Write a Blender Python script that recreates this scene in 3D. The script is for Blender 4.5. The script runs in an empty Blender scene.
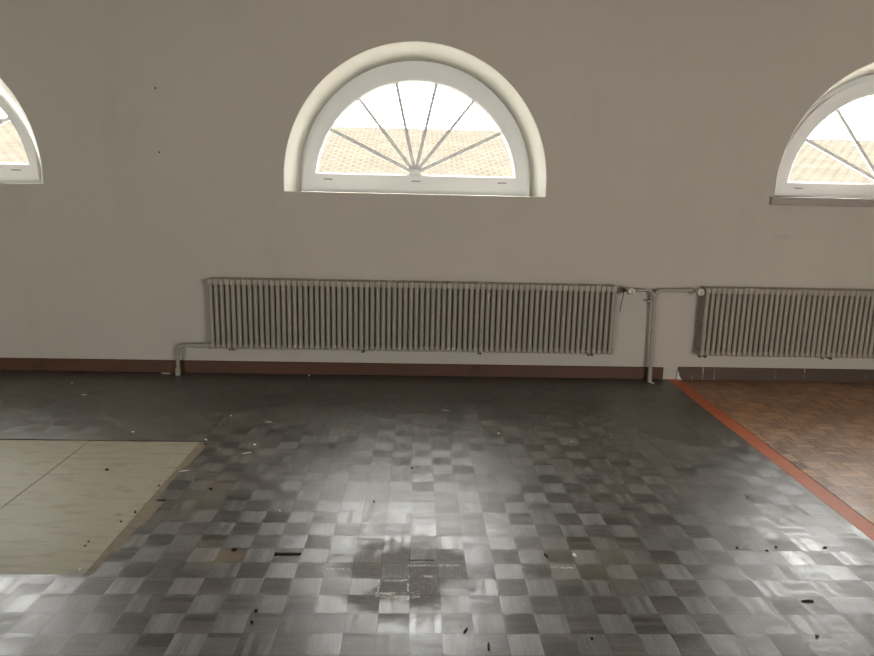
import bpy, bmesh, math, random
from mathutils import Vector, Matrix
random.seed(7)
PI = math.pi
SC = bpy.context.scene
COL = SC.collection
H_CAM, DIST, FPX = 1.55, 5.6866, 680.0
CR = Vector((0.99933104, -0.02901695, 0.02225979))
CU = Vector((-0.01618272, 0.1949789, 0.98067393))
CF = Vector((0.03279636, 0.98037811, -0.19437889))
CAM = Vector((0, -DIST, H_CAM))
CEIL, X0, X1, Y0 = 3.30, -6.2, 8.2, -8.6

# ------------------------------------------------------------------ helpers
def link(o, parent=None):
    COL.objects.link(o)
    if parent: o.parent = parent
    return o

def obj(name, bm, mat, parent=None, smooth=False):
    bmesh.ops.recalc_face_normals(bm, faces=bm.faces[:])
    me = bpy.data.meshes.new(name); bm.to_mesh(me); bm.free()
    if mat: me.materials.append(mat)
    if smooth:
        for p in me.polygons: p.use_smooth = True
    return link(bpy.data.objects.new(name, me), parent)

def smooth_angle(o, deg=40):
    me = o.data
    for p in me.polygons: p.use_smooth = True
    me.set_sharp_from_angle(angle=math.radians(deg))
    return o

def tag(o, label=None, cat=None, group=None, kind=None):
    if label: o['label'] = label
    if cat: o['category'] = cat
    if group: o['group'] = group
    if kind: o['kind'] = kind
    return o

def empty(name, loc=(0, 0, 0)):
    o = bpy.data.objects.new(name, None); o.location = loc; o.empty_display_size = 0.1
    return link(o)

def add_box(bm, x0, x1, y0, y1, z0, z1, bev=0, seg=2):
    r = bmesh.ops.create_cube(bm, size=1)
    vs = r['verts']
    for v in vs:
        v.co = Vector(((x0 + x1) / 2 + v.co.x * (x1 - x0), (y0 + y1) / 2 + v.co.y * (y1 - y0), (z0 + z1) / 2 + v.co.z * (z1 - z0)))
    if bev:
        es = list({e for v in vs for e in v.link_edges})
        bmesh.ops.bevel(bm, geom=es, offset=bev, segments=seg, affect='EDGES', profile=0.5)
    return bm

def add_tube(bm, pts, r, n=12, cap=True, flat=1.0):
    pts = [Vector(p) for p in pts]; rings = []
    t0 = (pts[1] - pts[0]).normalized()
    ref = Vector((0, 0, 1)) if abs(t0.z) < .9 else Vector((1, 0, 0))
    a = t0.cross(ref).normalized()
    for i, p in enumerate(pts):
        t = (pts[min(i + 1, len(pts) - 1)] - pts[max(i - 1, 0)]).normalized()
        a = (a - t * a.dot(t)).normalized(); b = t.cross(a)
        rr = r[i] if isinstance(r, (list, tuple)) else r
        rings.append([bm.verts.new(p + a * (rr * math.cos(2 * PI * k / n)) + b * (rr * flat * math.sin(2 * PI * k / n))) for k in range(n)])
    for q in range(len(rings) - 1):
        for k in range(n):
            bm.faces.new((rings[q][k], rings[q][(k + 1) % n], rings[q + 1][(k + 1) % n], rings[q + 1][k]))
    if cap:
        bm.faces.new(rings[0]); bm.faces.new(rings[-1][::-1])
    return bm

def bend(a, corner, b, rad, n=8):
    """points of a path a -> corner -> b with the corner rounded"""
    a, c, b = Vector(a), Vector(corner), Vector(b)
    p = c + (a - c).normalized() * rad; q = c + (b - c).normalized() * rad
    out = [a]
    for i in range(n + 1):
        t = i / n
        out.append(p * (1 - t) ** 2 + c * (2 * t * (1 - t)) + q * t * t)
    out.append(b)
    return out

def floor_at(px, py, z=0.0):
    d = CR * ((px - 437) / FPX) - CU * ((py - 328) / FPX) + CF
    t = (H_CAM - z) / -d.z
    return Vector((CAM.x + t * d.x, CAM.y + t * d.y, z))

def wall_at(px, py, off=0.0):
    d = CR * ((px - 437) / FPX) - CU * ((py - 328) / FPX) + CF
    t = (DIST - off) / d.y
    return Vector((t * d.x, -off, H_CAM + t * d.z))

# ------------------------------------------------------------------ node helper
class NT:
    def __init__(s, name):
        s.m = bpy.data.materials.new(name); s.m.use_nodes = True
        s.t = s.m.node_tree; s.t.nodes.clear()
        s.out = s.t.nodes.new('ShaderNodeOutputMaterial')
    def n(s, typ, **kw):
        nd = s.t.nodes.new(typ)
        for k, v in kw.items(): setattr(nd, k, v)
        return nd
    def set(s, sock, v):
        if isinstance(v, bpy.types.NodeSocket): s.t.links.new(v, sock)
        elif v is not None: sock.default_value = v
    def math(s, op, a, b=None, c=None, clamp=False):
        nd = s.n('ShaderNodeMath', operation=op, use_clamp=clamp)
        s.set(nd.inputs[0], a)
        if b is not None: s.set(nd.inputs[1], b)
        if c is not None: s.set(nd.inputs[2], c)
        return nd.outputs[0]
    def pos(s):
        nd = s.n('ShaderNodeTexCoord'); return nd.outputs['Object']
    def xyz(s, v):
        nd = s.n('ShaderNodeSeparateXYZ'); s.set(nd.inputs[0], v); return nd.outputs
    def comb(s, x, y, z):
        nd = s.n('ShaderNodeCombineXYZ')
        for i, v in enumerate((x, y, z)): s.set(nd.inputs[i], v)
        return nd.outputs[0]
    def mapv(s, v, scale=(1, 1, 1), loc=(0, 0, 0)):
        nd = s.n('ShaderNodeMapping'); s.set(nd.inputs[0], v)
        nd.inputs['Scale'].default_value = scale; nd.inputs['Location'].default_value = loc
        return nd.outputs[0]
    def noise(s, v, scale=5, detail=4, rough=.55, dist=0):
        nd = s.n('ShaderNodeTexNoise'); s.set(nd.inputs['Vector'], v)
        s.set(nd.inputs['Scale'], scale); nd.inputs['Detail'].default_value = detail
        nd.inputs['Roughness'].default_value = rough; nd.inputs['Distortion'].default_value = dist
        return nd.outputs['Fac']
    def white(s, v):
        nd = s.n('ShaderNodeTexWhiteNoise', noise_dimensions='3D'); s.set(nd.inputs['Vector'], v)
        return nd.outputs['Value']
    def ramp(s, f, a, b, lo=0.0, hi=1.0, smooth=True):
        nd = s.n('ShaderNodeMapRange', interpolation_type='SMOOTHSTEP' if smooth else 'LINEAR')
        s.set(nd.inputs['Value'], f)
        for k, v in (('From Min', a), ('From Max', b), ('To Min', lo), ('To Max', hi)): s.set(nd.inputs[k], v)
        return nd.outputs[0]
    def mix(s, f, a, b, mode='MIX'):
        nd = s.n('ShaderNodeMix', data_type='RGBA', blend_type=mode)
        s.set(nd.inputs['Factor'], f)
        for i, v in ((6, a), (7, b)):
            if isinstance(v, tuple) and len(v) == 3: v = v + (1,)
            s.set(nd.inputs[i], v)
        return nd.outputs[2]
    def fmix(s, f, a, b):
        nd = s.n('ShaderNodeMix', data_type='FLOAT'); s.set(nd.inputs[0], f); s.set(nd.inputs[2], a); s.set(nd.inputs[3], b)
        return nd.outputs[0]
    def bump(s, h, strength=.3, dist=.01):
        nd = s.n('ShaderNodeBump'); s.set(nd.inputs['Height'], h)
        nd.inputs['Strength'].default_value = strength; nd.inputs['Distance'].default_value = dist
        return nd.outputs[0]
    def bsdf(s, color, rough=.5, spec=.5, metal=0, normal=None, **kw):
        nd = s.n('ShaderNodeBsdfPrincipled')
        if isinstance(color, tuple) and len(color) == 3: color = color + (1,)
        s.set(nd.inputs['Base Color'], color); s.set(nd.inputs['Roughness'], rough)
        s.set(nd.inputs['Specular IOR Level'], spec); s.set(nd.inputs['Metallic'], metal)
        if normal is not None: s.set(nd.inputs['Normal'], normal)
        for k, v in kw.items(): s.set(nd.inputs[k.replace('_', ' ')], v)
        s.t.links.new(nd.outputs[0], s.out.inputs['Surface'])
        return nd

def simple(name, col, rough=.5, spec=.5, var=.12, scale=12, bump=.05, metal=0):
    t = NT(name); p = t.pos()
    f = t.noise(p, scale, 5, .6)
    c = t.mix(f, tuple(x * (1 - var) for x in col), tuple(min(1, x * (1 + var)) for x in col))
    t.bsdf(c, rough, spec, metal, t.bump(t.noise(p, scale * 6, 3), bump, .004))
    return t.m

# ------------------------------------------------------------------ materials
def mat_wall():
    t = NT('cream_wall_paint'); p = t.pos()
    f = t.noise(p, .55, 5, .55); g = t.noise(t.mapv(p, (1, 1, .35)), 2.3, 6, .6)
    c = t.mix(f, (.50, .452, .385), (.575, .525, .45))
    c = t.mix(t.ramp(g, .52, .75, 0, .35), c, (.43, .39, .33))
    s = t.noise(p, 6, 8, .7)
    c = t.mix(t.ramp(s, .64, .74, 0, .35), c, (.42, .38, .32))
    x = t.xyz(p)
    # faint grey rubbed smudge under the window on the right
    dx = t.math('DIVIDE', t.math('SUBTRACT', x[0], 3.10), .12); dz = t.math('DIVIDE', t.math('SUBTRACT', x[2], 1.255), .035)
    d = t.math('ADD', t.math('MULTIPLY', dx, dx), t.math('MULTIPLY', dz, dz))
    sm = t.math('MULTIPLY', t.ramp(d, 0, 1, 1, 0), t.ramp(t.noise(p, 22, 5, .7), .35, .65))
    c = t.mix(t.math('MULTIPLY', sm, .28), c, (.25, .22, .19))
    # fine and coarse unevenness of the surface, used as bump
    b = t.noise(t.mapv(p, (1, 1, 1)), 60, 3, .6)
    h = t.math('ADD', t.math('MULTIPLY', b, .25), t.math('MULTIPLY', t.noise(p, 7, 5), .75))
    t.bsdf(c, .75, .25, 0, t.bump(h, .12, .01))
    return t.m

P = 0.1182
def mat_parquet(name, tones, seam, rough, brown=False):
    t = NT(name); p = t.pos(); x = t.xyz(p)
    wob = t.math('MULTIPLY', t.math('SUBTRACT', t.noise(p, 1.1, 2), .5), .02)
    u = t.math('DIVIDE', t.math('ADD', t.math('SUBTRACT', x[0], .1155), wob), P)
    v = t.math('DIVIDE', t.math('ADD', x[1], 3.39), P)
    iu, iv = t.math('FLOOR', u), t.math('FLOOR', v)
    fu, fv = t.math('SUBTRACT', u, iu), t.math('SUBTRACT', v, iv)
    par = t.math('FLOORED_MODULO', t.math('ADD', iu, iv), 2.0)
    par = t.math('GREATER_THAN', par, .5)
    across = t.fmix(par, fu, fv); along = t.fmix(par, fv, fu)
    k5 = t.math('MULTIPLY', across, 5.0); li = t.math('FLOOR', k5); lf = t.math('SUBTRACT', k5, li)
    rnd = t.white(t.comb(iu, iv, li)); rcell = t.white(t.comb(iu, iv, 77.0))
    # long fibre grain in lamella coordinates
    gv = t.comb(t.math('ADD', t.math('MULTIPLY', across, 26.0), t.math('MULTIPLY', rnd, 50.0)),
                t.math('ADD', t.math('MULTIPLY', along, 2.2), t.math('MULTIPLY', rcell, 31.0)), t.math('ADD', iu, t.math('MULTIPLY', iv, 3.7)))
    grain = t.noise(gv, 1.0, 5, .65)
    tone = t.math('ADD', t.math('MULTIPLY', rnd, .55), t.math('MULTIPLY', rcell, .35))
    tone = t.math('ADD', tone, t.math('MULTIPLY', t.math('SUBTRACT', grain, .5), 1.5))
    tone = t.math('ADD', tone, t.math('MULTIPLY', t.math('SUBTRACT', par, .5), -.10 if not brown else .12))
    tone = t.math('ADD', tone, t.math('MULTIPLY', t.math('SUBTRACT', t.noise(p, 1.6, 4), .5), .7), clamp=True)
    col = t.mix(tone, tones[0], tones[1])
    # fibres rubbed pale along the grain
    fv2 = t.comb(t.math('ADD', t.math('MULTIPLY', across, 60.0), t.math('MULTIPLY', rnd, 90.0)), t.math('ADD', t.math('MULTIPLY', along, 3.0), t.math('MULTIPLY', rcell, 17.0)), t.math('ADD', t.math('MULTIPLY', iu, 1.7), iv))
    fib = t.ramp(t.noise(fv2, 1.0, 3, .6), .56, .72)
    col = t.mix(t.math('MULTIPLY', fib, .55), col, tuple(min(.9, q * 2.0) for q in tones[2]))
    # grime and wear
    worn = t.noise(p, 4.5, 7, .7)
    col = t.mix(t.ramp(worn, .55, .75, 0, .45), col, tones[2])
    # seams
    e1 = t.math('MINIMUM', t.math('MINIMUM', fu, t.math('SUBTRACT', 1.0, fu)), t.math('MINIMUM', fv, t.math('SUBTRACT', 1.0, fv)))
    cell = t.ramp(e1, .006, .022, 1, 0)
    l1 = t.math('MINIMUM', lf, t.math('SUBTRACT', 1.0, lf)); lam = t.ramp(l1, .01, .07, 1, 0)
    lam = t.math('MULTIPLY', lam, t.ramp(t.noise(p, 9, 2), .3, .7, .4, 1))
    sm = t.math('MAXIMUM', t.math('MULTIPLY', cell, .85), t.math('MULTIPLY', lam, .45))
    scr = None
    rg = t.math('ADD', rough, t.math('MULTIPLY', t.math('SUBTRACT', grain, .5), .16))
    rg = t.math('ADD', rg, t.math('MULTIPLY', t.math('SUBTRACT', t.noise(p, 2.5, 3, .5), .5), .10))
    rg = t.math('ADD', rg, t.math('MULTIPLY', t.math('SUBTRACT', rcell, .5), .12))
    rg = t.math('ADD', rg, t.math('MULTIPLY', t.math('SUBTRACT', rnd, .5), .10))
    spec = 1.0 if not brown else .6
    if not brown:
        # the worn-through patch in the middle of the floor: finish gone, brownish, scuffed white
        dx = t.math('DIVIDE', t.math('SUBTRACT', x[0], -.03), .33); dy = t.math('DIVIDE', t.math('SUBTRACT', x[1], -3.10), .34)
        d = t.math('ADD', t.math('MULTIPLY', dx, dx), t.math('MULTIPLY', dy, dy))
        d = t.math('ADD', d, t.math('MULTIPLY', t.math('SUBTRACT', t.noise(p, 9, 5, .65), .5), 1.7))
        d = t.math('ADD', d, t.math('MULTIPLY', t.math('SUBTRACT', rcell, .5), .9))
        patch = t.ramp(d, .35, .95, 1, 0)
        pc = t.mix(t.ramp(grain, .35, .65), (.085, .070, .060), (.17, .145, .125))
        col = t.mix(t.math('MULTIPLY', patch, .75), col, pc)
        rg = t.math('ADD', rg, t.math('MULTIPLY', patch, .16))
        spec = t.fmix(patch, 1.0, .3)
        wn = t.ramp(t.noise(t.mapv(p, (1, 1, 1)), 38, 6, .75), .56, .66)
        d3 = t.math('MULTIPLY', t.ramp(d, -.2, .8, 1, 0), wn)
        col = t.mix(t.math('MULTIPLY', d3, .45), col, (.55, .52, .47))
        # white scuffed joints (left, right, y, half thickness)
        wx = t.math('ADD', x[0], t.math('MULTIPLY', t.math('SUBTRACT', t.noise(p, 24, 3, .6), .5), .030))
        wy = t.math('ADD', x[1], t.math('MULTIPLY', t.math('SUBTRACT', t.noise(t.mapv(p, (1, 1, 1), (3, 5, 1)), 21, 4, .7), .5), .022))
        def streak(xa, xb, ya, yb):
            a = t.math('MULTIPLY', t.math('GREATER_THAN', wx, xa), t.math('LESS_THAN', wx, xb))
            b = t.math('MULTIPLY', t.math('GREATER_THAN', wy, ya), t.math('LESS_THAN', wy, yb))
            return t.math('MULTIPLY', a, b)
        tot = None
        for px0, px1, py0, py1 in ((379, 408, 579, 581.5), (375, 420, 592.5, 598), (408, 461, 564.5, 566.5), (378, 380, 581, 592), (407, 410, 572, 600), (547, 573, 567, 568.5), (420, 432, 575.5, 577.5), (360, 372, 523, 524), (322, 350, 568.5, 569.5)):
            a = floor_at(px0, (py0 + py1) / 2); b = floor_at(px1, (py0 + py1) / 2)
            ya = floor_at((px0 + px1) / 2, py1).y; yb = floor_at((px0 + px1) / 2, py0).y
            s = streak(a.x, b.x, ya, yb)
            tot = s if tot is None else t.math('MAXIMUM', tot, s)
        tot = t.math('MULTIPLY', tot, t.ramp(t.noise(p, 40, 5, .75), .42, .62))
        col = t.mix(t.math('MULTIPLY', tot, .85), col, (.72, .70, .65))
        # open joints at lower left
        for qa, qb in (((19.5, 656), (73.4, 593)), ((46, 590), (58.4, 576))):
            a, b = floor_at(*qa), floor_at(*qb); xm = (a.x + b.x) / 2
            col = t.mix(t.math('MULTIPLY', streak(xm - .003, xm + .003, a.y, b.y), .9), col, (.006, .005, .004))
        for ex, ey, rx, ry, am in ((226, 556, .10, .10, .75), (210, 495, .12, .30, .35), (590, 560, .35, .25, .28)):
            c0 = floor_at(ex, ey)
            qx = t.math('DIVIDE', t.math('SUBTRACT', x[0], c0.x), rx); qy = t.math('DIVIDE', t.math('SUBTRACT', x[1], c0.y), ry)
            q = t.math('ADD', t.math('ADD', t.math('MULTIPLY', qx, qx), t.math('MULTIPLY', qy, qy)), t.math('MULTIPLY', t.math('SUBTRACT', t.noise(p, 11, 5, .65), .5), 2.0))
            col = t.mix(t.math('MULTIPLY', t.ramp(q, .2, 1, 1, 0), am), col, (.17, .125, .07))
        # scattered pale scratches and spilt glue
        w2 = t.ramp(t.noise(t.mapv(p, (1, 2.2, 1)), 14, 8, .8), .70, .76)
        col = t.mix(t.math('MULTIPLY', w2, .35), col, (.50, .48, .43))
        # ochre glue stain near the opened patch on the left
        g1 = t.ramp(t.noise(p, 2.2, 4, .6), .60, .72)
        col = t.mix(t.math('MULTIPLY', g1, .22), col, (.26, .20, .12))
    col = t.mix(sm, col, seam)
    tang = t.comb(t.math('SUBTRACT', 1.0, par), par, 0.0)   # across the grain
    hgt = t.math('ADD', t.math('MULTIPLY', grain, .22), t.math('MULTIPLY', t.math('SUBTRACT', 1.0, sm), .22))
    # every block lies a little out of true
    ta = t.math('MULTIPLY', t.math('SUBTRACT', fu, .5), t.math('SUBTRACT', t.white(t.comb(iu, iv, 5.0)), .5))
    tb = t.math('MULTIPLY', t.math('SUBTRACT', fv, .5), t.math('SUBTRACT', t.white(t.comb(iu, iv, 9.0)), .5))
    hgt = t.math('ADD', hgt, t.math('MULTIPLY', t.math('ADD', ta, tb), 6.0))
    hgt = t.math('ADD', hgt, t.math('MULTIPLY', rnd, .10))
    hgt = t.math('ADD', hgt, t.math('MULTIPLY', t.noise(p, 30, 4), .05))
    nd = t.bsdf(col, t.math('MAXIMUM', rg, .18), spec, 0, t.bump(hgt, .22, .004), Anisotropic=.32)
    t.set(nd.inputs['Tangent'], tang)
    return t.m

def mat_panel():
    t = NT('beige_hardboard'); p = t.pos(); x = t.xyz(p)
    f = t.noise(p, 1.7, 6, .6); g = t.noise(t.mapv(p, (1, 5, 1)), 5, 6, .65)
    c = t.mix(f, (.29, .26, .185), (.38, .34, .25))
    c = t.mix(t.ramp(g, .50, .66, 0, .6), c, (.21, .185, .13))
    c = t.mix(t.math('MULTIPLY', t.ramp(t.noise(t.mapv(p, (1, 3, 1)), 9, 8, .75), .60, .70), .6), c, (.58, .54, .44))
    c = t.mix(t.math('MULTIPLY', t.ramp(t.noise(p, 13, 5, .6), .66, .72), .7), c, (.12, .10, .08))
    t.bsdf(c, t.ramp(f, .3, .7, .5, .62), .35, 0, t.bump(t.noise(p, 45, 4), .08, .004))
    return t.m

def mat_baseboard(name, a, b, drips):
    t = NT(name); p = t.pos(); x = t.xyz(p)
    f = t.noise(t.mapv(p, (1.2, 1, 14)), 2.2, 6, .6)
    c = t.mix(f, a, b)
    dn = t.ramp(t.noise(t.mapv(p, (1, 0, .04)), drips[0], 3, .75), drips[1], drips[1] + .035)
    dn = t.math('MULTIPLY', dn, t.ramp(t.noise(p, 18, 3), .4, .6))
    c = t.mix(t.math('MULTIPLY', dn, .6), c, (.55, .52, .46))
    c = t.mix(t.ramp(t.noise(p, 3, 6, .7), .55, .75, 0, .5), c, tuple(v * .45 for v in a))
    t.bsdf(c, .5, .35, 0, t.bump(f, .1, .004))
    return t.m

def mat_radiator():
    t = NT('grey_beige_radiator_enamel'); p = t.pos()
    g = t.n('ShaderNodeNewGeometry').outputs['Position']
    f = t.noise(g, 3, 6, .6)
    c = t.mix(f, (.30, .265, .205), (.39, .345, .275))
    c = t.mix(t.ramp(t.noise(g, 28, 5, .7), .68, .76, 0, .75), c, (.07, .05, .035))
    t.bsdf(c, .42, .45, 0, t.bump(t.noise(g, 50, 3), .06, .003))
    return t.m

def mat_glass():
    t = NT('window_glass')
    a = t.n('ShaderNodeBsdfTransparent'); a.inputs[0].default_value = (.97, .98, .98, 1)
    b = t.n('ShaderNodeBsdfGlossy'); b.inputs['Roughness'].default_value = .02
    fr = t.n('ShaderNodeFresnel')
    gb = t.n('ShaderNodeNewGeometry').outputs['Backfacing']      # thin pane: same Fresnel term on both faces
    t.set(fr.inputs[0], t.fmix(gb, 1.45, 1 / 1.45))
    m = t.n('ShaderNodeMixShader')
    t.t.links.new(fr.outputs[0], m.inputs[0]); t.t.links.new(a.outputs[0], m.inputs[1]); t.t.links.new(b.outputs[0], m.inputs[2])
    t.t.links.new(m.outputs[0], t.out.inputs['Surface'])
    return t.m

def mat_tiles():
    t = NT('pale_roof_tiles'); p = t.pos()
    b = t.n('ShaderNodeTexBrick'); t.set(b.inputs['Vector'], t.mapv(p, (1, 1, 1)))
    b.inputs['Color1'].default_value = (.040, .036, .029, 1); b.inputs['Color2'].default_value = (.045, .041, .034, 1)
    b.inputs['Mortar'].default_value = (.029, .025, .019, 1); b.inputs['Scale'].default_value = 1.0
    b.inputs['Brick Width'].default_value = .32; b.inputs['Row Height'].default_value = .22; b.inputs['Mortar Size'].default_value = .04
    c = t.mix(t.ramp(t.noise(p, 1.4, 5, .65), .4, .7, 0, .5), b.outputs['Color'], (.048, .044, .037))
    t.bsdf(c, .95, 0.0)
    return t.m

M = {}
M['wall'] = mat_wall()
M['ceiling'] = simple('darkened_ceiling_paint', (.30, .28, .25), .85, .2, .05, 2)  # unseen ceiling, darkened to dim the top of the wall
M['reveal'] = simple('white_reveal_plaster', (.62, .60, .535), .7, .25, .03, 5, .04)
M['floor'] = mat_parquet('grey_worn_parquet', ((.016, .0130, .0098), (.120, .103, .083), (.12, .104, .085)), (.008, .0065, .005), .405)
M['floor_brown'] = mat_parquet('brown_parquet', ((.15, .065, .028), (.56, .32, .175), (.42, .25, .14)), (.05, .025, .012), .43, brown=True)
M['panel'] = mat_panel()
M['subfloor'] = simple('dark_glue_bed', (.045, .036, .028), .8, .2, .3, 14)
M['glue'] = simple('ochre_glue_rim', (.22, .18, .12), .7, .25, .35, 22)
M['orange'] = simple('orange_red_floor_strip', (.52, .125, .038), .48, .35, .22, 9, .06)
M['base_brown'] = mat_baseboard('brown_baseboard_wood', (.070, .029, .014), (.125, .054, .026), (16, .70))
M['base_grey'] = mat_baseboard('grey_brown_baseboard_paint', (.078, .050, .034), (.115, .080, .057), (11, .58))
M['radiator'] = mat_radiator()
M['pipe'] = simple('grey_beige_pipe_paint', (.36, .325, .265), .45, .45, .12, 15)
M['valve_white'] = simple('ivory_valve_plastic', (.62, .58, .48), .4, .45, .06, 20)
M['brass'] = simple('dark_tarnished_brass', (.13, .10, .06), .45, .5, .3, 30, metal=.6)
M['cord'] = simple('black_cord', (.03, .026, .022), .6, .3, .1, 20)
M['frame'] = simple('white_window_frame_paint', (.86, .855, .83), .4, .45, .04, 6, .03)
M['slot'] = simple('grey_frame_cap', (.36, .35, .33), .5, .4, .06, 20)
M['glass'] = mat_glass()
M['sillwood'] = simple('taupe_sill_board', (.36, .31, .27), .5, .4, .1, 8)
M['tiles'] = mat_tiles()
M['facade'] = simple('pale_render', (.55, .50, .42), .9, .1, .08, 2)
M['earth'] = simple('bounce_ground', (.62, .60, .55), .95, .1, .15, 3)  # unseen ground, made pale as a reflector for the arches
M['chip'] = simple('white_plaster_chip', (.72, .70, .64), .8, .2, .08, 60)
M['crumb'] = simple('dark_crumb', (.022, .018, .014), .8, .2, .2, 60)
M['nail'] = simple('dark_nail_steel', (.05, .045, .04), .5, .5, .1, 60, metal=.7)

# ------------------------------------------------------------------ arched outlines
NA = 56
def arch(cx, zb, zc, r):
    """outline in x,z: bottom left, arc over the top, bottom right; a straight foot when zb<zc, a chord when zb>zc"""
    if zb >= zc:
        a0 = math.asin((zb - zc) / r) + .004; hw = math.sqrt(r * r - (zb - zc) ** 2)
    else:
        a0 = 0.0; hw = r
    pts = [(cx - hw, zb)]
    for i in range(NA + 1):
        a = PI - a0 - (PI - 2 * a0) * i / NA
        pts.append((cx + r * math.cos(a), zc + r * math.sin(a)))
    pts.append((cx + hw, zb))
    return pts

def loop_verts(bm, pts, y): return [bm.verts.new((x, y, z)) for x, z in pts]
def bridge(bm, A, B):
    n = len(A)
    for i in range(n): bm.faces.new((A[i], A[(i + 1) % n], B[(i + 1) % n], B[i]))
def ring_solid(bm, outer, inner, y0, y1, cham=0.0):
    """frame between two outlines, front at y0 (room side), back at y1; the inner edge chamfered"""
    of, ob = loop_verts(bm, outer, y0), loop_verts(bm, outer, y1)
    inf, inb = loop_verts(bm, inner, y0 + cham), loop_verts(bm, inner, y1)
    if cham:
        mid = [(a[0] * .10 + b[0] * .90, a[1] * .10 + b[1] * .90) for a, b in zip(outer, inner)]
        mf = loop_verts(bm, mid, y0); bridge(bm, of, mf); bridge(bm, mf, inf)
    else: bridge(bm, of, inf)
    bridge(bm, inf, inb); bridge(bm, inb, ob); bridge(bm, ob, of)

WIN = [  # centre x, rise, tilt of the sash in degrees
    (-4.080, .016, 2.2), (-.010, .0, 0.0), (4.050, .016, 0.0)]
YR, YO = .27, .46      # depth of the splayed reveal, of the whole wall

# ------------------------------------------------------------------ room shell
def build_wall_back():
    bm = bmesh.new()
    def sheet(y, loops, xa, xb, za, zb):
        es = []
        c = [bm.verts.new(q) for q in ((xa, y, za), (xb, y, za), (xb, y, zb), (xa, y, zb))]
        es += [bm.edges.new((c[i], c[(i + 1) % 4])) for i in range(4)]
        for L in loops: es += [bm.edges.new((L[i], L[(i + 1) % len(L)])) for i in range(len(L))]
        bmesh.ops.triangle_fill(bm, use_beauty=True, edges=es)
        return c
    fr, bk = [], []
    for i, (cx, dz, _) in enumerate(WIN):
        zb = 1.538 + dz
        fr.append(loop_verts(bm, arch(cx, zb, 1.646 + dz, 1.072), 0))
        bk.append(loop_verts(bm, arch(cx, 1.54 + dz, 1.64 + dz, .985), YO))
    a = sheet(0, fr, X0 - .3, X1 + .3, -.05, CEIL + .2)
    b = sheet(YO, bk, X0 - .3, X1 + .3, -.05, CEIL + .2)
    for i in range(4): bm.faces.new((a[i], a[(i + 1) % 4], b[(i + 1) % 4], b[i]))
    o = obj('wall_back', bm, M['wall']); tag(o, kind='structure', label='cream painted wall with three arched windows')
    for f in o.data.polygons: f.use_smooth = False
    # splayed, rounded plaster reveals: parts of the wall
    for (cx, dz, _), A in zip(WIN, range(3)):
        bm = bmesh.new(); zb = 1.538 + dz; prev = None
        prof = [(0, 0.0), (.004, .10), (.016, .22), (YR * .55, .66), (YR, 1.0)]
        prof = [(0, 0), (.006, .07), (YR, 1.0), (YO, 1.0)]
        for y, k in prof:
            L = loop_verts(bm, arch(cx, zb + .002 * k, 1.646 + dz - .006 * k, 1.072 - .087 * k), y)
            if prev: bridge(bm, prev, L)
            prev = L
        r = obj('reveal', bm, M['reveal'], o); smooth_angle(r, 35)
    return o
build_wall_back()

def slab(name, x0, x1, y0, y1, z0, z1, mat):
    bm = bmesh.new(); add_box(bm, x0, x1, y0, y1, z0, z1); return tag(obj(name, bm, mat), kind='structure')
slab('ceiling', X0 - .3, X1 + .3, Y0 - .3, .0, CEIL, CEIL + .2, M['ceiling'])  # out of view, set low so the upper wall gets less light
slab('wall_left', X0 - .3, X0, Y0 - .3, 0, -.05, CEIL, M['wall'])

def wall_with_holes(name, axis, at, thick, a0, a1, holes):
    """straight wall along x (axis 'x') or y, built of boxes round rectangular openings (a, b, sill, head)"""
    bm = bmesh.new()
    def bx(a, b, z0, z1):
        if b - a < 1e-4 or z1 - z0 < 1e-4: return
        if axis == 'x': add_box(bm, a, b, min(at, at + thick), max(at, at + thick), z0, z1)
        else: add_box(bm, min(at, at + thick), max(at, at + thick), a, b, z0, z1)
    cur = a0
    for a, b, s, h in holes:
        bx(cur, a, -.05, CEIL); bx(a, b, -.05, s); bx(a, b, h, CEIL); cur = b
    bx(cur, a1, -.05, CEIL)
    return tag(obj(name, bm, M['wall']), kind='structure')
FRONT_OPEN = [(-4.6, -3.2, .7, 2.1), (2.6, 4.7, .7, 2.1)]  # unseen openings added behind the camera to brighten the back wall
slab('wall_right', X1, X1 + .3, Y0 - .3, 0, -.05, CEIL, M['wall'])
wall_with_holes('wall_front', 'x', Y0, -.3, X0, X1, FRONT_OPEN)

def fill_window(name, axis, at, a, b, s, h):  # added window out of view, lets fill light into the room
    root = empty(name); tag(root, kind='structure')
    bm = bmesh.new(); t = .07
    def bx(p, q, z0, z1):
        if axis == 'x': add_box(bm, p, q, at - .18, at - .10, z0, z1, .006)
        else: add_box(bm, at + .10, at + .18, p, q, z0, z1, .006)
    bx(a, a + t, s, h); bx(b - t, b, s, h); bx(a + t, b - t, s, s + t); bx(a + t, b - t, h - t, h)
    n = 2
    for i in range(1, n + 1):
        m = a + (b - a) * i / (n + 1); bx(m - .035, m + .035, s + t, h - t)
    obj('window_frame', bm, M['frame'], root)
    bm = bmesh.new()
    if axis == 'x': add_box(bm, a + t, b - t, at - .145, at - .139, s + t, h - t)
    else: add_box(bm, at + .139, at + .145, a + t, b - t, s + t, h - t)
    obj('glass', bm, M['glass'], root)
fill_window('window_4', 'x', Y0, *FRONT_OPEN[0])
fill_window('window_5', 'x', Y0, *FRONT_OPEN[1])

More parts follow.
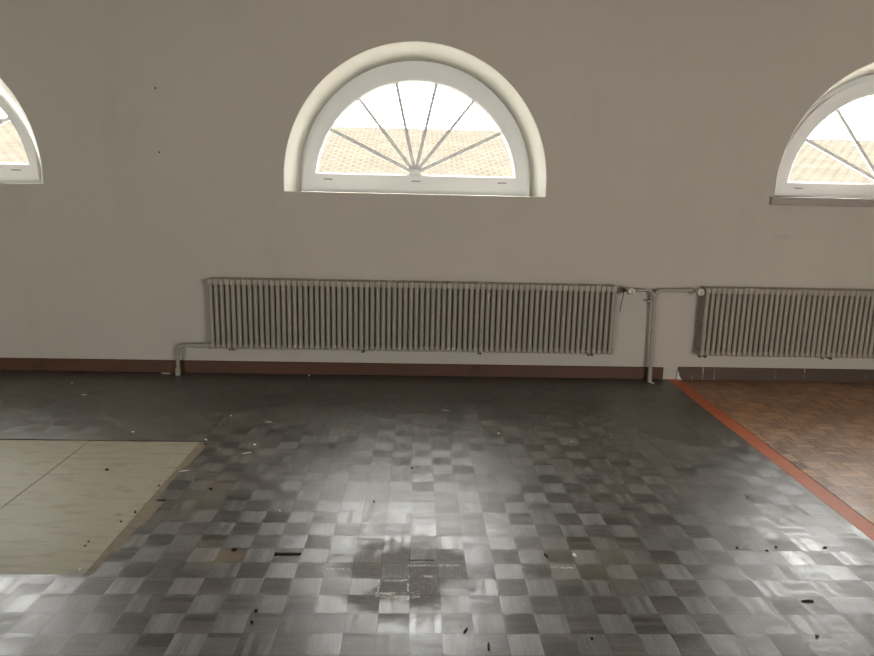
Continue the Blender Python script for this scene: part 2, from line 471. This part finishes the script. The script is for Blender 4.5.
# ------------------------------------------------------------------ the three arched windows
def arched_window(n, cx, dz, tilt, sill=False):
    root = empty('window_%d' % n, (cx, YR, 1.54 + dz)); tag(root, kind='structure')
    base = root.location.copy()
    def loc(pts): return [(x - cx, z - base.z) for x, z in pts]
    def part(name, bm, mat, par, deg=35):
        o = obj(name, bm, mat, par); smooth_angle(o, deg); return o
    bm = bmesh.new()
    ring_solid(bm, loc(arch(cx, 1.541 + dz, 1.64 + dz, .984)), loc(arch(cx, 1.600 + dz, 1.625 + dz, .905)), .012, .075)
    part('window_frame', bm, M['frame'], root)
    # the sash turns about its lower edge
    ys = -.030
    bm = bmesh.new()
    outer = arch(cx, 1.572 + dz, 1.625 + dz, .958 if not tilt else .914)
    inner = arch(cx, 1.703 + dz, 1.610 + dz, .843)
    zp = 1.572 + dz - base.z
    def sl(pts): return [(x - cx, z - base.z - zp) for x, z in pts]
    ring_solid(bm, sl(outer), sl(inner), 0, .045, .014)
    sash = part('sash', bm, M['frame'], root)
    sash.location = (0, ys, zp); sash.rotation_euler = (math.radians(tilt), 0, 0)
    hub_z = 1.712 + dz - base.z - zp
    bm = bmesh.new()
    for i in range(1, 7):
        a = PI * i / 7
        d = Vector((math.cos(a), 0, math.sin(a))); s = Vector((-math.sin(a), 0, math.cos(a)))
        h = Vector((-.008, 0, hub_z))
        # run out to the glass edge (circle centre 1.610, radius .843)
        cz = 1.610 + dz - base.z - zp
        oz = hub_z - cz
        bq = d.x * h.x + d.z * oz; L = -bq + math.sqrt(max(0, bq * bq - (h.x ** 2 + oz * oz - .846 ** 2)))
        w = .0145
        vs = []
        for q in (.03, L):
            for sg, y in ((-1, .014), (1, .014), (1, .036), (-1, .036)):
                vs.append(bm.verts.new(h + d * q + s * (sg * w) + Vector((0, y, 0))))
        for k in range(4): bm.faces.new((vs[k], vs[(k + 1) % 4], vs[4 + (k + 1) % 4], vs[4 + k]))
        bm.faces.new(vs[:4]); bm.faces.new(vs[4:])
    part('muntin_bars', bm, M['frame'], sash)
    bm = bmesh.new()
    m = 20; f = []; b = []
    for k in range(m + 1):
        a = PI * k / m
        f.append(bm.verts.new((-.008 + .048 * math.cos(a), .008, hub_z - .010 + .048 * math.sin(a))))
        b.append(bm.verts.new((-.008 + .048 * math.cos(a), .040, hub_z - .010 + .048 * math.sin(a))))
    bridge(bm, f, b); bm.faces.new(f); bm.faces.new(b)
    part('hub', bm, M['frame'], sash)
    bm = bmesh.new()
    g = sl(arch(cx, 1.700 + dz, 1.610 + dz, .847))
    A, B = loop_verts(bm, g, .022), loop_verts(bm, g, .027)
    bridge(bm, A, B); bm.faces.new(A); bm.faces.new(B)
    obj('glass', bm, M['glass'], sash)
    for xq in (-.745, 0.0, .735):
        bm = bmesh.new(); add_box(bm, xq - .038, xq + .038, -.006, .002, .069, .080, .003, 2)
        part('drain_cap', bm, M['slot'], sash)
    if sill:
        bm = bmesh.new()
        add_box(bm, -1.112, 1.112, -YR - .045, -YR + .002, -.012 - .028, -.012 + .040, .006)
        add_box(bm, -1.068, 1.068, -YR, -.0, .004, .040, .003)
        part('window_sill', bm, M['sillwood'], root)['label'] = 'taupe wooden sill board'
    return root
for i, (cx, dz, tl) in enumerate(WIN): arched_window(i + 1, cx, dz, tl, i == 2)

# ------------------------------------------------------------------ floors
FX = 2.178      # where the grey parquet ends
def poly_floor(name, xs, ys, holes, mat, z=0, thick=.009, right_edge=None):
    """sheet of quads on a grid with rectangular holes and the thickness of the wood at every edge"""
    bm = bmesh.new(); V = {}
    def vert(i, j, zz):
        k = (i, j, zz)
        if k not in V:
            x = xs[i]
            V[k] = bm.verts.new((x, ys[j], zz))
        return V[k]
    def solid(i, j):
        if not (0 <= i < len(xs) - 1 and 0 <= j < len(ys) - 1): return False
        cx, cy = (xs[i] + xs[i + 1]) / 2, (ys[j] + ys[j + 1]) / 2
        return not any(a < cx < b and c < cy < d for a, b, c, d in holes)
    for i in range(len(xs) - 1):
        for j in range(len(ys) - 1):
            if not solid(i, j): continue
            bm.faces.new((vert(i, j, z), vert(i + 1, j, z), vert(i + 1, j + 1, z), vert(i, j + 1, z)))
            for (di, dj, p, q) in ((-1, 0, (0, 0), (0, 1)), (1, 0, (1, 0), (1, 1)), (0, -1, (0, 0), (1, 0)), (0, 1, (0, 1), (1, 1))):
                if not solid(i + di, j + dj):
                    a, b = (i + p[0], j + p[1]), (i + q[0], j + q[1])
                    bm.faces.new((vert(*a, z), vert(*b, z), vert(*b, z - thick), vert(*a, z - thick)))
    if right_edge:
        for v in bm.verts:
            if abs(v.co.x - xs[-1]) < 1e-5: v.co.x = right_edge(v.co.y)
    return tag(obj(name, bm, mat), kind='structure')

def edge_l(y): return 2.214 + (.0185 * y)            # left edge of the orange strip
def edge_r(y): return 2.326 + (.0225 * y)
hx0, hx1, hy0, hy1 = -3.4, -1.292, -3.135, -1.615
s0, s1 = floor_at(273.8, 554), floor_at(301, 554)
slot = (s0.x, s1.x, floor_at(287, 555.6).y, floor_at(287, 552.3).y)
t0, t1 = floor_at(409, 560), floor_at(435, 560)
slot2 = (t0.x, t1.x, floor_at(420, 560.6).y, floor_at(420, 559.6).y)
# ragged notches where single lamellas are gone along the opened patch
notch = [(hx1 - .001, hx1 + .024, -2.02, -1.66), (hx1 - .001, hx1 + .047, -2.72, -2.44), (hx1 - .001, hx1 + .024, -2.95, -2.72)]
holes = [(hx0, hx1, hy0, hy1), slot, slot2] + notch
xs = sorted({X0 - .1, FX} | {v for h in holes for v in h[:2]})
ys = sorted({Y0 - .1, .0} | {v for h in holes for v in h[2:]} | {-k * .6 for k in range(1, 14)})
poly_floor('floor', xs, ys, holes, M['floor'], right_edge=edge_l)['label'] = 'worn grey parquet floor'
ys2 = [Y0 - .1] + [-k * .6 for k in range(13, 0, -1)] + [0.0]
bm = bmesh.new(); L, R, L2, R2 = [], [], [], []
for y in ys2:
    L.append(bm.verts.new((edge_r(y) + (.008 if y < -.7 else .002), y, -.001))); R.append(bm.verts.new((X1 + .1, y, -.001)))
    L2.append(bm.verts.new((edge_r(y) + (.008 if y < -.7 else .002), y, -.010)))
for i in range(len(ys2) - 1):
    bm.faces.new((L[i], R[i], R[i + 1], L[i + 1])); bm.faces.new((L[i], L[i + 1], L2[i + 1], L2[i]))
tag(obj('floor.001', bm, M['floor_brown']), 'brown parquet floor', kind='structure')
bm = bmesh.new(); T = []
for y in ys2: T.append([bm.verts.new(q) for q in ((edge_l(y) + .001, y, -.01), (edge_l(y) + .001, y, .0005), (edge_r(y), y, .0005), (edge_r(y), y, -.01))])
for i in range(len(ys2) - 1):
    for k in range(3): bm.faces.new((T[i][k], T[i][k + 1], T[i + 1][k + 1], T[i + 1][k]))
tag(obj('trim_1', bm, M['orange']), 'orange red strip between the grey and the brown parquet', kind='structure')
slab('floor.002', X0 - .3, X1 + .3, Y0 - .3, 0, -.12, -.013, M['subfloor'])['label'] = 'dark bed under the parquet'

# beige boards laid bare where the parquet was taken up
def floor_panel(x0, x1, y0, y1, label):
    bm = bmesh.new(); add_box(bm, x0, x1, y0, y1, -.013, -.0065, .0012, 1)
    return tag(obj('floor_panel', bm, M['panel']), label, 'floor panel', 'beige boards in the opened floor')
floor_panel(-2.003, hx1 - .040, hy0 + .002, hy1 - .003, 'beige hardboard panel in the opened floor, the larger one beside the grey parquet')
floor_panel(hx0 + .004, -2.008, hy0 + .002, hy1 - .003, 'beige hardboard panel beyond the diagonal seam, cut by the left edge of the photo')
bm = bmesh.new(); add_box(bm, hx1 - .038, hx1 + .046, hy0 + .002, hy1 - .003, -.013, -.0075)
tag(obj('glue_residue', bm, M['glue']), 'ochre rim of old glue between the beige panel and the parquet', 'glue', kind='stuff')

# ------------------------------------------------------------------ baseboards
def baseboard(name, x0, x1, mat, label, z0=.004, z1=.108):
    bm = bmesh.new()
    prof = [(0, z0), (-.018, z0), (-.018, z1 - .012), (-.014, z1 - .003), (-.008, z1), (0, z1)]
    A = [bm.verts.new((x0, y, z)) for y, z in prof]; B = [bm.verts.new((x1, y, z)) for y, z in prof]
    bridge(bm, A, B); bm.faces.new(A); bm.faces.new(B)
    return tag(obj(name, bm, mat), label, kind='structure')
baseboard('baseboard_back', X0, 2.168, M['base_brown'], 'brown wooden baseboard')
baseboard('baseboard_back.001', 2.300, X1, M['base_grey'], 'grey brown baseboard with white drips', .004, .114)
bm = bmesh.new()   # broken plaster wedge at the left end of the grey baseboard
pts = [(2.292, .004), (2.335, .004), (2.312, .035), (2.300, .075), (2.294, .085)]
A = [bm.verts.new((x, -.004, z)) for x, z in pts]; B = [bm.verts.new((x, -.0215, z)) for x, z in pts]
bridge(bm, A, B); bm.faces.new(A); bm.faces.new(B)
tag(obj('plaster_lump', bm, M['chip']), 'white wedge of broken plaster at the end of the grey baseboard', 'plaster')

# ------------------------------------------------------------------ radiators
PITCH, NSEC = .0455, 74
def section_mesh():
    bm = bmesh.new()
    zt, zb = .828, .244
    # three columns, front to back, slightly flattened
    for yc, rc in ((-.050, .0150), (0, .0132), (.050, .0132)):
        add_tube(bm, [(0, yc, zb + .02), (0, yc, zt - .02)], rc, 12, False, 1.2)
    # top head: rounded bar running front to back, with shoulders into the columns
    add_box(bm, -.0222, .0222, -.068, .068, zt - .050, zt, .007, 3)
    add_box(bm, -.0208, .0208, -.066, .066, zb, zb + .046, .013, 3)
    # nipples joining the sections
    for z in (zt - .026, zb + .023):
        add_tube(bm, [(-.0228, 0, z), (.0228, 0, z)], .017, 10, True)
    bmesh.ops.recalc_face_normals(bm, faces=bm.faces[:])
    me = bpy.data.meshes.new('radiator_section'); bm.to_mesh(me); bm.free()
    me.materials.append(M['radiator'])
    for p in me.polygons: p.use_smooth = True
    me.set_sharp_from_angle(angle=math.radians(50))
    return me
SECTION = section_mesh()
YRAD = -.082
def radiator(x_left, label, brackets, plugs):
    root = empty('radiator', (x_left, YRAD, 0)); tag(root, label, 'radiator', 'column radiators under the windows')
    first = bpy.data.objects.new('section', SECTION); link(first, root); first.location = (PITCH / 2, 0, 0)
    for i in range(1, NSEC):
        c = first.copy(); link(c, root); c.location = (PITCH * (i + .5), 0, random.uniform(-.0008, .0008))
    W = PITCH * NSEC
    for x, z in ((-.012, .802), (W + .0, .267))[plugs:]:
        bm = bmesh.new()
        add_tube(bm, [(x + .012, 0, z), (x + .006, 0, z), (x + .002, 0, z), (x - .006, 0, z)], [.021, .021, .016, .015], 8)
        smooth_angle(obj('end_plug', bm, M['radiator'], root))
    for xb in brackets:
        bm = bmesh.new()
        add_box(bm, xb - .009, xb + .009, -.052, .080, .226, .2415, .003)
        add_box(bm, xb - .012, xb + .012, .0700, .0815, .20, .300, .003)
        obj('bracket', bm, M['brass'], root)['label'] = 'dark iron wall bracket'
    return root
rA = radiator(-1.694, 'long grey beige column radiator with dark spots under the middle arched window', [.16, 1.26, 2.25, 3.20], 0)
bm = bmesh.new()   # pointed air vent at the upper left corner
add_tube(bm, [(0, -.03, .803), (-.012, -.03, .805), (-.030, -.03, .806), (-.052, -.03, .807)], [.017, .014, .010, .003], 10)
smooth_angle(obj('air_vent', bm, M['radiator'], rA))
rB = radiator(2.418, 'grey beige column radiator above the grey baseboard, cut by the frame', [.06, 1.15, 2.25, 3.2], 1)

# ------------------------------------------------------------------ heating pipes and valves
YP = -.082
root = empty('return_pipe', (-1.98, YP, 0)); tag(root, 'thin grey elbow pipe from floor to lower left radiator corner', 'pipe')
def rel(pts, o): return [Vector(p) - o.location for p in pts]
bm = bmesh.new()
add_tube(bm, rel(bend((-1.984, YP, 0), (-1.978, YP, .2555), (-1.775, YP, .256), .06), root), .0165, 14)
smooth_angle(obj('tube', bm, M['pipe'], root))
bm = bmesh.new()
add_tube(bm, rel([(-1.985, YP, .0), (-1.985, YP, .055)], root), .0225, 14)
smooth_angle(obj('floor_sleeve', bm, M['pipe'], root))
bm = bmesh.new()
for a, b, r in ((-1.825, -1.800, .021), (-1.778, -1.752, .022), (-1.752, -1.712, .018), (-1.722, -1.699, .029)):
    add_tube(bm, rel([(a, YP, .256), (b, YP, .257)], root), r, 8)
smooth_angle(obj('union_fitting', bm, M['pipe'], root))

root = empty('riser_pipe', (2.027, YP, 0)); tag(root, 'grey upright pipe between the radiators, bending right at the top', 'pipe')
yq = YP
zt = .792
bm = bmesh.new()
add_tube(bm, rel(bend((2.030, yq, 0), (2.010, yq, zt), (2.335, yq, zt + .004), .075), root), [.0185] * 10 + [.013], 14) if False else add_tube(bm, rel(bend((2.030, yq, 0), (2.010, yq, zt), (2.335, yq, zt + .004), .075), root), .0165, 14)
smooth_angle(obj('tube', bm, M['pipe'], root))
bm = bmesh.new()
add_tube(bm, rel(bend((1.8395, yq, zt - .002), (1.985, yq, zt - .004), (2.013, yq, .72), .035), root), .0125, 12)
smooth_angle(obj('branch_tube', bm, M['pipe'], root))
bm = bmesh.new()
add_tube(bm, rel([(2.030, yq, 0), (2.028, yq, .105)], root), .0195, 14)
smooth_angle(obj('floor_sleeve', bm, M['pipe'], root))
bm = bmesh.new()
add_box(bm, -.075, -.010, .000, .0815, .690, .705, .003); add_box(bm, -.050, -.030, .0760, .0820, .665, .730, .002)
obj('pipe_clip', bm, M['pipe'], root)

def valve(loc, direction, label, cord):
    """direction +1: radiator lies to the right"""
    root = empty('radiator_valve', loc); tag(root, label, 'valve', 'valves beside the riser pipe')
    d = direction
    bm = bmesh.new()
    add_tube(bm, [(-.050 * d, 0, 0), (-.028 * d, 0, 0)], .020, 8)
    add_tube(bm, [(-.03 * d, 0, 0), (.05 * d, 0, 0)], .012, 12)
    add_tube(bm, [(0, 0, 0), (0, -.045, 0)], .015, 12)
    smooth_angle(obj('body', bm, M['pipe'] if d > 0 else M['brass'], root))
    bm = bmesh.new()
    add_tube(bm, [(.028 * d, 0, 0), (.036 * d, 0, 0), (.0525 * d, 0, 0)], [.015, .020, .019], 6)
    obj('union_nut', bm, M['brass'], root)
    bm = bmesh.new()
    add_tube(bm, [(0, -.040, 0), (0, -.048, 0), (0, -.085, 0), (0, -.094, 0), (0, -.096, 0)], [.020, .033, .031, .026, .004], 22)
    k = smooth_angle(obj('knob', bm, M['valve_white'], root)); k['label'] = 'round ivory knob'
    bm = bmesh.new(); add_box(bm, -.004, .004, -.102, -.094, -.018, .018, .002)
    obj('pointer', bm, M['slot'], k)
    if cord:
        bm = bmesh.new()
        pts = [(.058 - .0 * 1, -.02, -.005), (.060, -.024, -.03)]
        pts = [(d * -c[0], c[1], c[2]) for c in ((-.045, -.018, -.012), (-.049, -.022, -.05), (-.058, -.024, -.10), (-.066, -.026, -.155), (-.068, -.026, -.185))]
        add_tube(bm, pts, .0032, 6)
        c = smooth_angle(obj('cord', bm, M['cord'], root)); c['label'] = 'thin black hanging cord'
    return root
va = valve((1.787, YP, .790), -1, 'ivory valve knob with a black cord hanging from it, between radiator and riser', True)
vb = valve((2.366, YP, .793), 1, 'ivory valve knob at the corner of the radiator above the grey baseboard', False)

# ------------------------------------------------------------------ nails in the wall
for (px, py), lab in (((156, 88), 'small dark nail in the bare wall, the upper of two'), ((160, 152), 'small dark nail in the bare wall, the lower of two')):
    p = wall_at(px, py)
    r = empty('nail', p); tag(r, lab, 'nail', 'nails in the bare wall')
    bm = bmesh.new(); add_tube(bm, [(0, .02, 0), (0, -.012, -.002)], .003, 8); smooth_angle(obj('shank', bm, M['nail'], r))
    bm = bmesh.new(); add_tube(bm, [(0, -.012, -.002), (0, -.015, -.0025)], .0075, 10); smooth_angle(obj('head', bm, M['nail'], r))

# ------------------------------------------------------------------ crumbs, flakes and splinters lying on the floor
def fleck(px, py, lx, ly, h, rot, kind, name, label, cat, group, z=0.0):
    p = floor_at(px, py, z)
    bm = bmesh.new(); bmesh.ops.create_icosphere(bm, subdivisions=2, radius=1)
    rr = random.Random(int(px * 31 + py))
    for v in bm.verts:
        k = 1 + rr.uniform(-.22, .22)
        v.co = Vector((v.co.x * lx / 2 * k, v.co.y * ly / 2 * k, max(v.co.z * h * k, -h * .5) + h * .5))
    o = obj(name, bm, M[kind]); o.location = p; o.rotation_euler = (0, 0, rot)
    return tag(o, label, cat, group)
GW, GD = 'white plaster chips on the floor', 'dark crumbs on the floor'
zp = -.0065
for a in (
    (84, 395, .035, .014, .004, .2, 'chip', 'plaster_chip', 'pale elongated chip on dark floor left of the elbow pipe, near the baseboard', GW, 0),
    (72, 383, .018, .010, .004, .6, 'chip', 'plaster_chip', 'tiny pale chip on dark floor close to the brown baseboard at far left', GW, 0),
    (133, 432, .020, .012, .004, 0, 'chip', 'plaster_chip', 'white chip on dark floor just beyond the beige panel edge', GW, 0),
    (206, 440, .018, .014, .005, .3, 'chip', 'plaster_chip', 'white chip at the corner where the beige panel meets the parquet', GW, 0),
    (231, 416, .012, .010, .005, 0, 'chip', 'plaster_chip', 'white crumb on dark floor below the left part of the radiator', GW, 0),
    (269, 422, .050, .012, .002, .15, 'chip', 'plaster_chip', 'long pale flake on dark parquet below the radiator, right of a white crumb', GW, 0),
    (254.6, 445, .017, .015, .006, .4, 'chip', 'plaster_chip', 'bright round crumb on dark parquet right of the panel corner', GW, 0),
    (247, 453, .055, .018, .002, .5, 'chip', 'plaster_chip', 'jagged pale flake just nearer than the bright round crumb', GW, 0),
    (446, 410.5, .060, .011, .002, -.25, 'chip', 'plaster_chip', 'thin pale splinter on dark floor below the middle of the radiator', GW, 0),
    (498.5, 433.5, .018, .012, .004, 0, 'chip', 'plaster_chip', 'small white chip right of the thin pale splinter', GW, 0),
    (571.5, 442, .010, .009, .005, 0, 'chip', 'plaster_chip', 'tiny white crumb alone on the dark parquet toward the riser pipe', GW, 0),
    (309, 376, .014, .010, .008, 0, 'chip', 'plaster_chip', 'white crumb at the foot of the brown baseboard under the radiator', GW, 0),
    (536.5, 376, .030, .018, .010, .1, 'chip', 'plaster_chip', 'grey lump of dirt at the foot of the baseboard right of centre', GW, 0),
    (279.5, 511, .012, .011, .005, 0, 'chip', 'plaster_chip', 'white crumb on the checkered parquet beyond the missing dark lamella', GW, 0),
    (166, 373.6, .075, .010, .004, .05, 'chip', 'wood_sliver', 'pale sliver on the floor left of the elbow pipe foot', GW, 0),
    (651.5, 383, .060, .010, .004, -.9, 'chip', 'wood_sliver', 'white sliver at the foot of the riser pipe', GW, 0),
    (574.5, 555, .019, .030, .0008, 0, 'chip', 'paint_spot', 'oval white paint spot on the parquet right of the scuffed patch', GW, 0),
    (80, 570, .013, .012, .005, 0, 'chip', 'plaster_chip', 'white crumb on the near end of the beige panel', GW, zp),
    (184, 471, .060, .014, .002, .3, 'chip', 'plaster_chip', 'white flake on the ochre rim beside the beige panel', GW, 0),
    (107, 470, .022, .016, .006, .3, 'crumb', 'dirt_crumb', 'dark crumb in the middle of the beige panel, its largest', GD, zp),
    (159, 486, .011, .010, .005, 0, 'crumb', 'dirt_crumb', 'dark crumb near the right edge of the beige panel, the farthest', GD, zp),
    (135.3, 512.6, .011, .010, .005, 0, 'crumb', 'dirt_crumb', 'dark crumb near the right edge of the beige panel, the nearest', GD, zp),
    (121, 522, .010, .010, .005, 0, 'crumb', 'dirt_crumb', 'dark crumb left of those along the beige panel edge', GD, zp),
    (88.5, 542, .010, .009, .005, 0, 'crumb', 'dirt_crumb', 'dark crumb, right of a close pair on the near part of the beige panel', GD, zp),
    (85.2, 546.3, .009, .009, .005, 0, 'crumb', 'dirt_crumb', 'dark crumb, left of a close pair on the near part of the beige panel', GD, zp),
    (234.5, 550, .024, .016, .006, .3, 'crumb', 'dirt_crumb', 'dark crumb on an ochre stained tile left of the missing lamella', GD, 0),
    (211, 489.5, .016, .012, .006, 0, 'crumb', 'dirt_crumb', 'dark crumb on the parquet right of the beige panel', GD, 0),
    (411.7, 468.5, .014, .012, .006, 0, 'crumb', 'dirt_crumb', 'black crumb on the bright sheen below the middle window', GD, 0),
    (374, 502, .011, .009, .005, 0, 'crumb', 'dirt_crumb', 'black crumb on the sheen farther than the scuffed patch', GD, 0),
    (256, 611, .013, .010, .006, 0, 'crumb', 'dirt_crumb', 'farther of two dark crumbs nearer than the missing lamella', GD, 0),
    (252, 623, .013, .011, .006, 0, 'crumb', 'dirt_crumb', 'nearer of two dark crumbs nearer than the missing lamella', GD, 0),
    (546, 556, .012, .034, .004, .35, 'crumb', 'wood_splinter', 'dark splinter on the parquet left of the oval paint spot', GD, 0),
    (465.5, 631, .010, .036, .004, -.5, 'crumb', 'wood_splinter', 'dark splinter nearer than the scuffed patch', GD, 0),
    (488.5, 647, .009, .045, .004, -.1, 'crumb', 'wood_splinter', 'dark splinter close to the lower edge of the photo', GD, 0),
    (592, 639, .010, .010, .005, 0, 'crumb', 'dirt_crumb', 'black crumb on a grey tile low right of centre', GD, 0),
    (808, 601.5, .060, .013, .004, .1, 'crumb', 'wood_splinter', 'dark curled scrap on the bright sheen at lower right', GD, 0),
    (817, 637, .013, .010, .005, 0, 'crumb', 'dirt_crumb', 'black crumb nearer than the dark curled scrap', GD, 0),
    (776, 547.5, .013, .010, .005, 0, 'crumb', 'dirt_crumb', 'dark crumb on the right sheen, the right one of a loose pair', GD, 0),
    (767, 551, .013, .010, .005, 0, 'crumb', 'dirt_crumb', 'dark crumb on the right sheen, the left one of a loose pair', GD, 0),
    (825, 548, .022, .014, .005, .2, 'crumb', 'dirt_crumb', 'dark crumb on the grey parquet near the orange strip', GD, 0),
    (737, 548, .012, .012, .005, 0, 'crumb', 'dirt_crumb', 'dark crumb at the shaded edge of the right sheen', GD, 0),
): fleck(a[0], a[1], a[2], a[3], a[4], a[5], a[6], a[7], a[8], {'plaster_chip': 'chip', 'wood_sliver': 'sliver', 'dirt_crumb': 'crumb', 'wood_splinter': 'splinter', 'paint_spot': 'paint spot'}[a[7]], a[9], a[10])

# ------------------------------------------------------------------ outside: the building opposite
root = empty('neighbouring_building', (0, 11, -1.3)); tag(root, 'building opposite with a pale beige tiled roof seen through the arched windows', 'building')
bm = bmesh.new(); add_box(bm, -34, 34, 0, 9, .4, 2.6); obj('wall', bm, M['facade'], root)
bm = bmesh.new(); add_box(bm, -35, 35, 0, 8.6, -.06, .06); rf = obj('roof', bm, M['tiles'], root)
rf.location = (0, -.5, 2.60); rf.rotation_euler = (math.radians(16), 0, 0)
bm = bmesh.new(); add_tube(bm, [(-35, -.55, 2.50), (35, -.55, 2.50)], .09, 10); smooth_angle(obj('gutter', bm, M['facade'], root))
slab('ground', -60, 60, .6, 60, -1.0, -.8, M['earth'])  # out of view, raised to bounce daylight up into the arches

# ------------------------------------------------------------------ light: an overcast bright sky through the arched windows and the added fill windows
w = bpy.data.worlds.new('overcast_sky'); SC.world = w; w.use_nodes = True
nt = w.node_tree; bg = nt.nodes['Background']
tc = nt.nodes.new('ShaderNodeTexCoord'); sp = nt.nodes.new('ShaderNodeSeparateXYZ'); cr = nt.nodes.new('ShaderNodeValToRGB')
nt.links.new(tc.outputs['Generated'], sp.inputs[0]); nt.links.new(sp.outputs[2], cr.inputs[0]); nt.links.new(cr.outputs[0], bg.inputs[0])
cr.color_ramp.elements[0].position = 0.0; cr.color_ramp.elements[0].color = (1, .985, .95, 1)
cr.color_ramp.elements[1].position = .6; cr.color_ramp.elements[1].color = (1, .98, .95, 1)
bg.inputs[1].default_value = 12.0

def portal(name, loc, rot, sx, sz):
    l = bpy.data.lights.new(name, 'AREA'); l.shape = 'RECTANGLE'; l.size = sx; l.size_y = sz
    l.cycles.is_portal = True
    o = bpy.data.objects.new(name, l); o.location = loc; o.rotation_euler = rot; link(o)
for i, (cx, dz, _) in enumerate(WIN): portal('daylight_portal', (cx, .5, 2.1), (-PI / 2, 0, 0), 2.1, 1.2)
for a, b, s, h in FRONT_OPEN: portal('daylight_portal', ((a + b) / 2, Y0 - .32, (s + h) / 2), (PI / 2, 0, 0), b - a, h - s)

# ------------------------------------------------------------------ camera
cd = bpy.data.cameras.new('camera'); cam = bpy.data.objects.new('camera', cd); link(cam)
cd.sensor_fit = 'HORIZONTAL'; cd.sensor_width = 36; cd.lens = 36 * FPX / 874
cam.matrix_world = Matrix(((CR.x, CU.x, -CF.x, CAM.x), (CR.y, CU.y, -CF.y, CAM.y), (CR.z, CU.z, -CF.z, CAM.z), (0, 0, 0, 1)))
cd.clip_start = .05; cd.clip_end = 300
SC.camera = cam

SC.view_settings.view_transform = 'Standard'; SC.view_settings.look = 'None'
SC.view_settings.exposure = 1.36; SC.view_settings.gamma = 1.0; SC.view_settings.use_curve_mapping = False
SC.cycles.use_denoising = True
SC.cycles.max_bounces = 12; SC.cycles.diffuse_bounces = 8; SC.cycles.transparent_max_bounces = 12
SC.cycles.sample_clamp_indirect = 4
SC.cycles.denoising_prefilter = 'NONE'
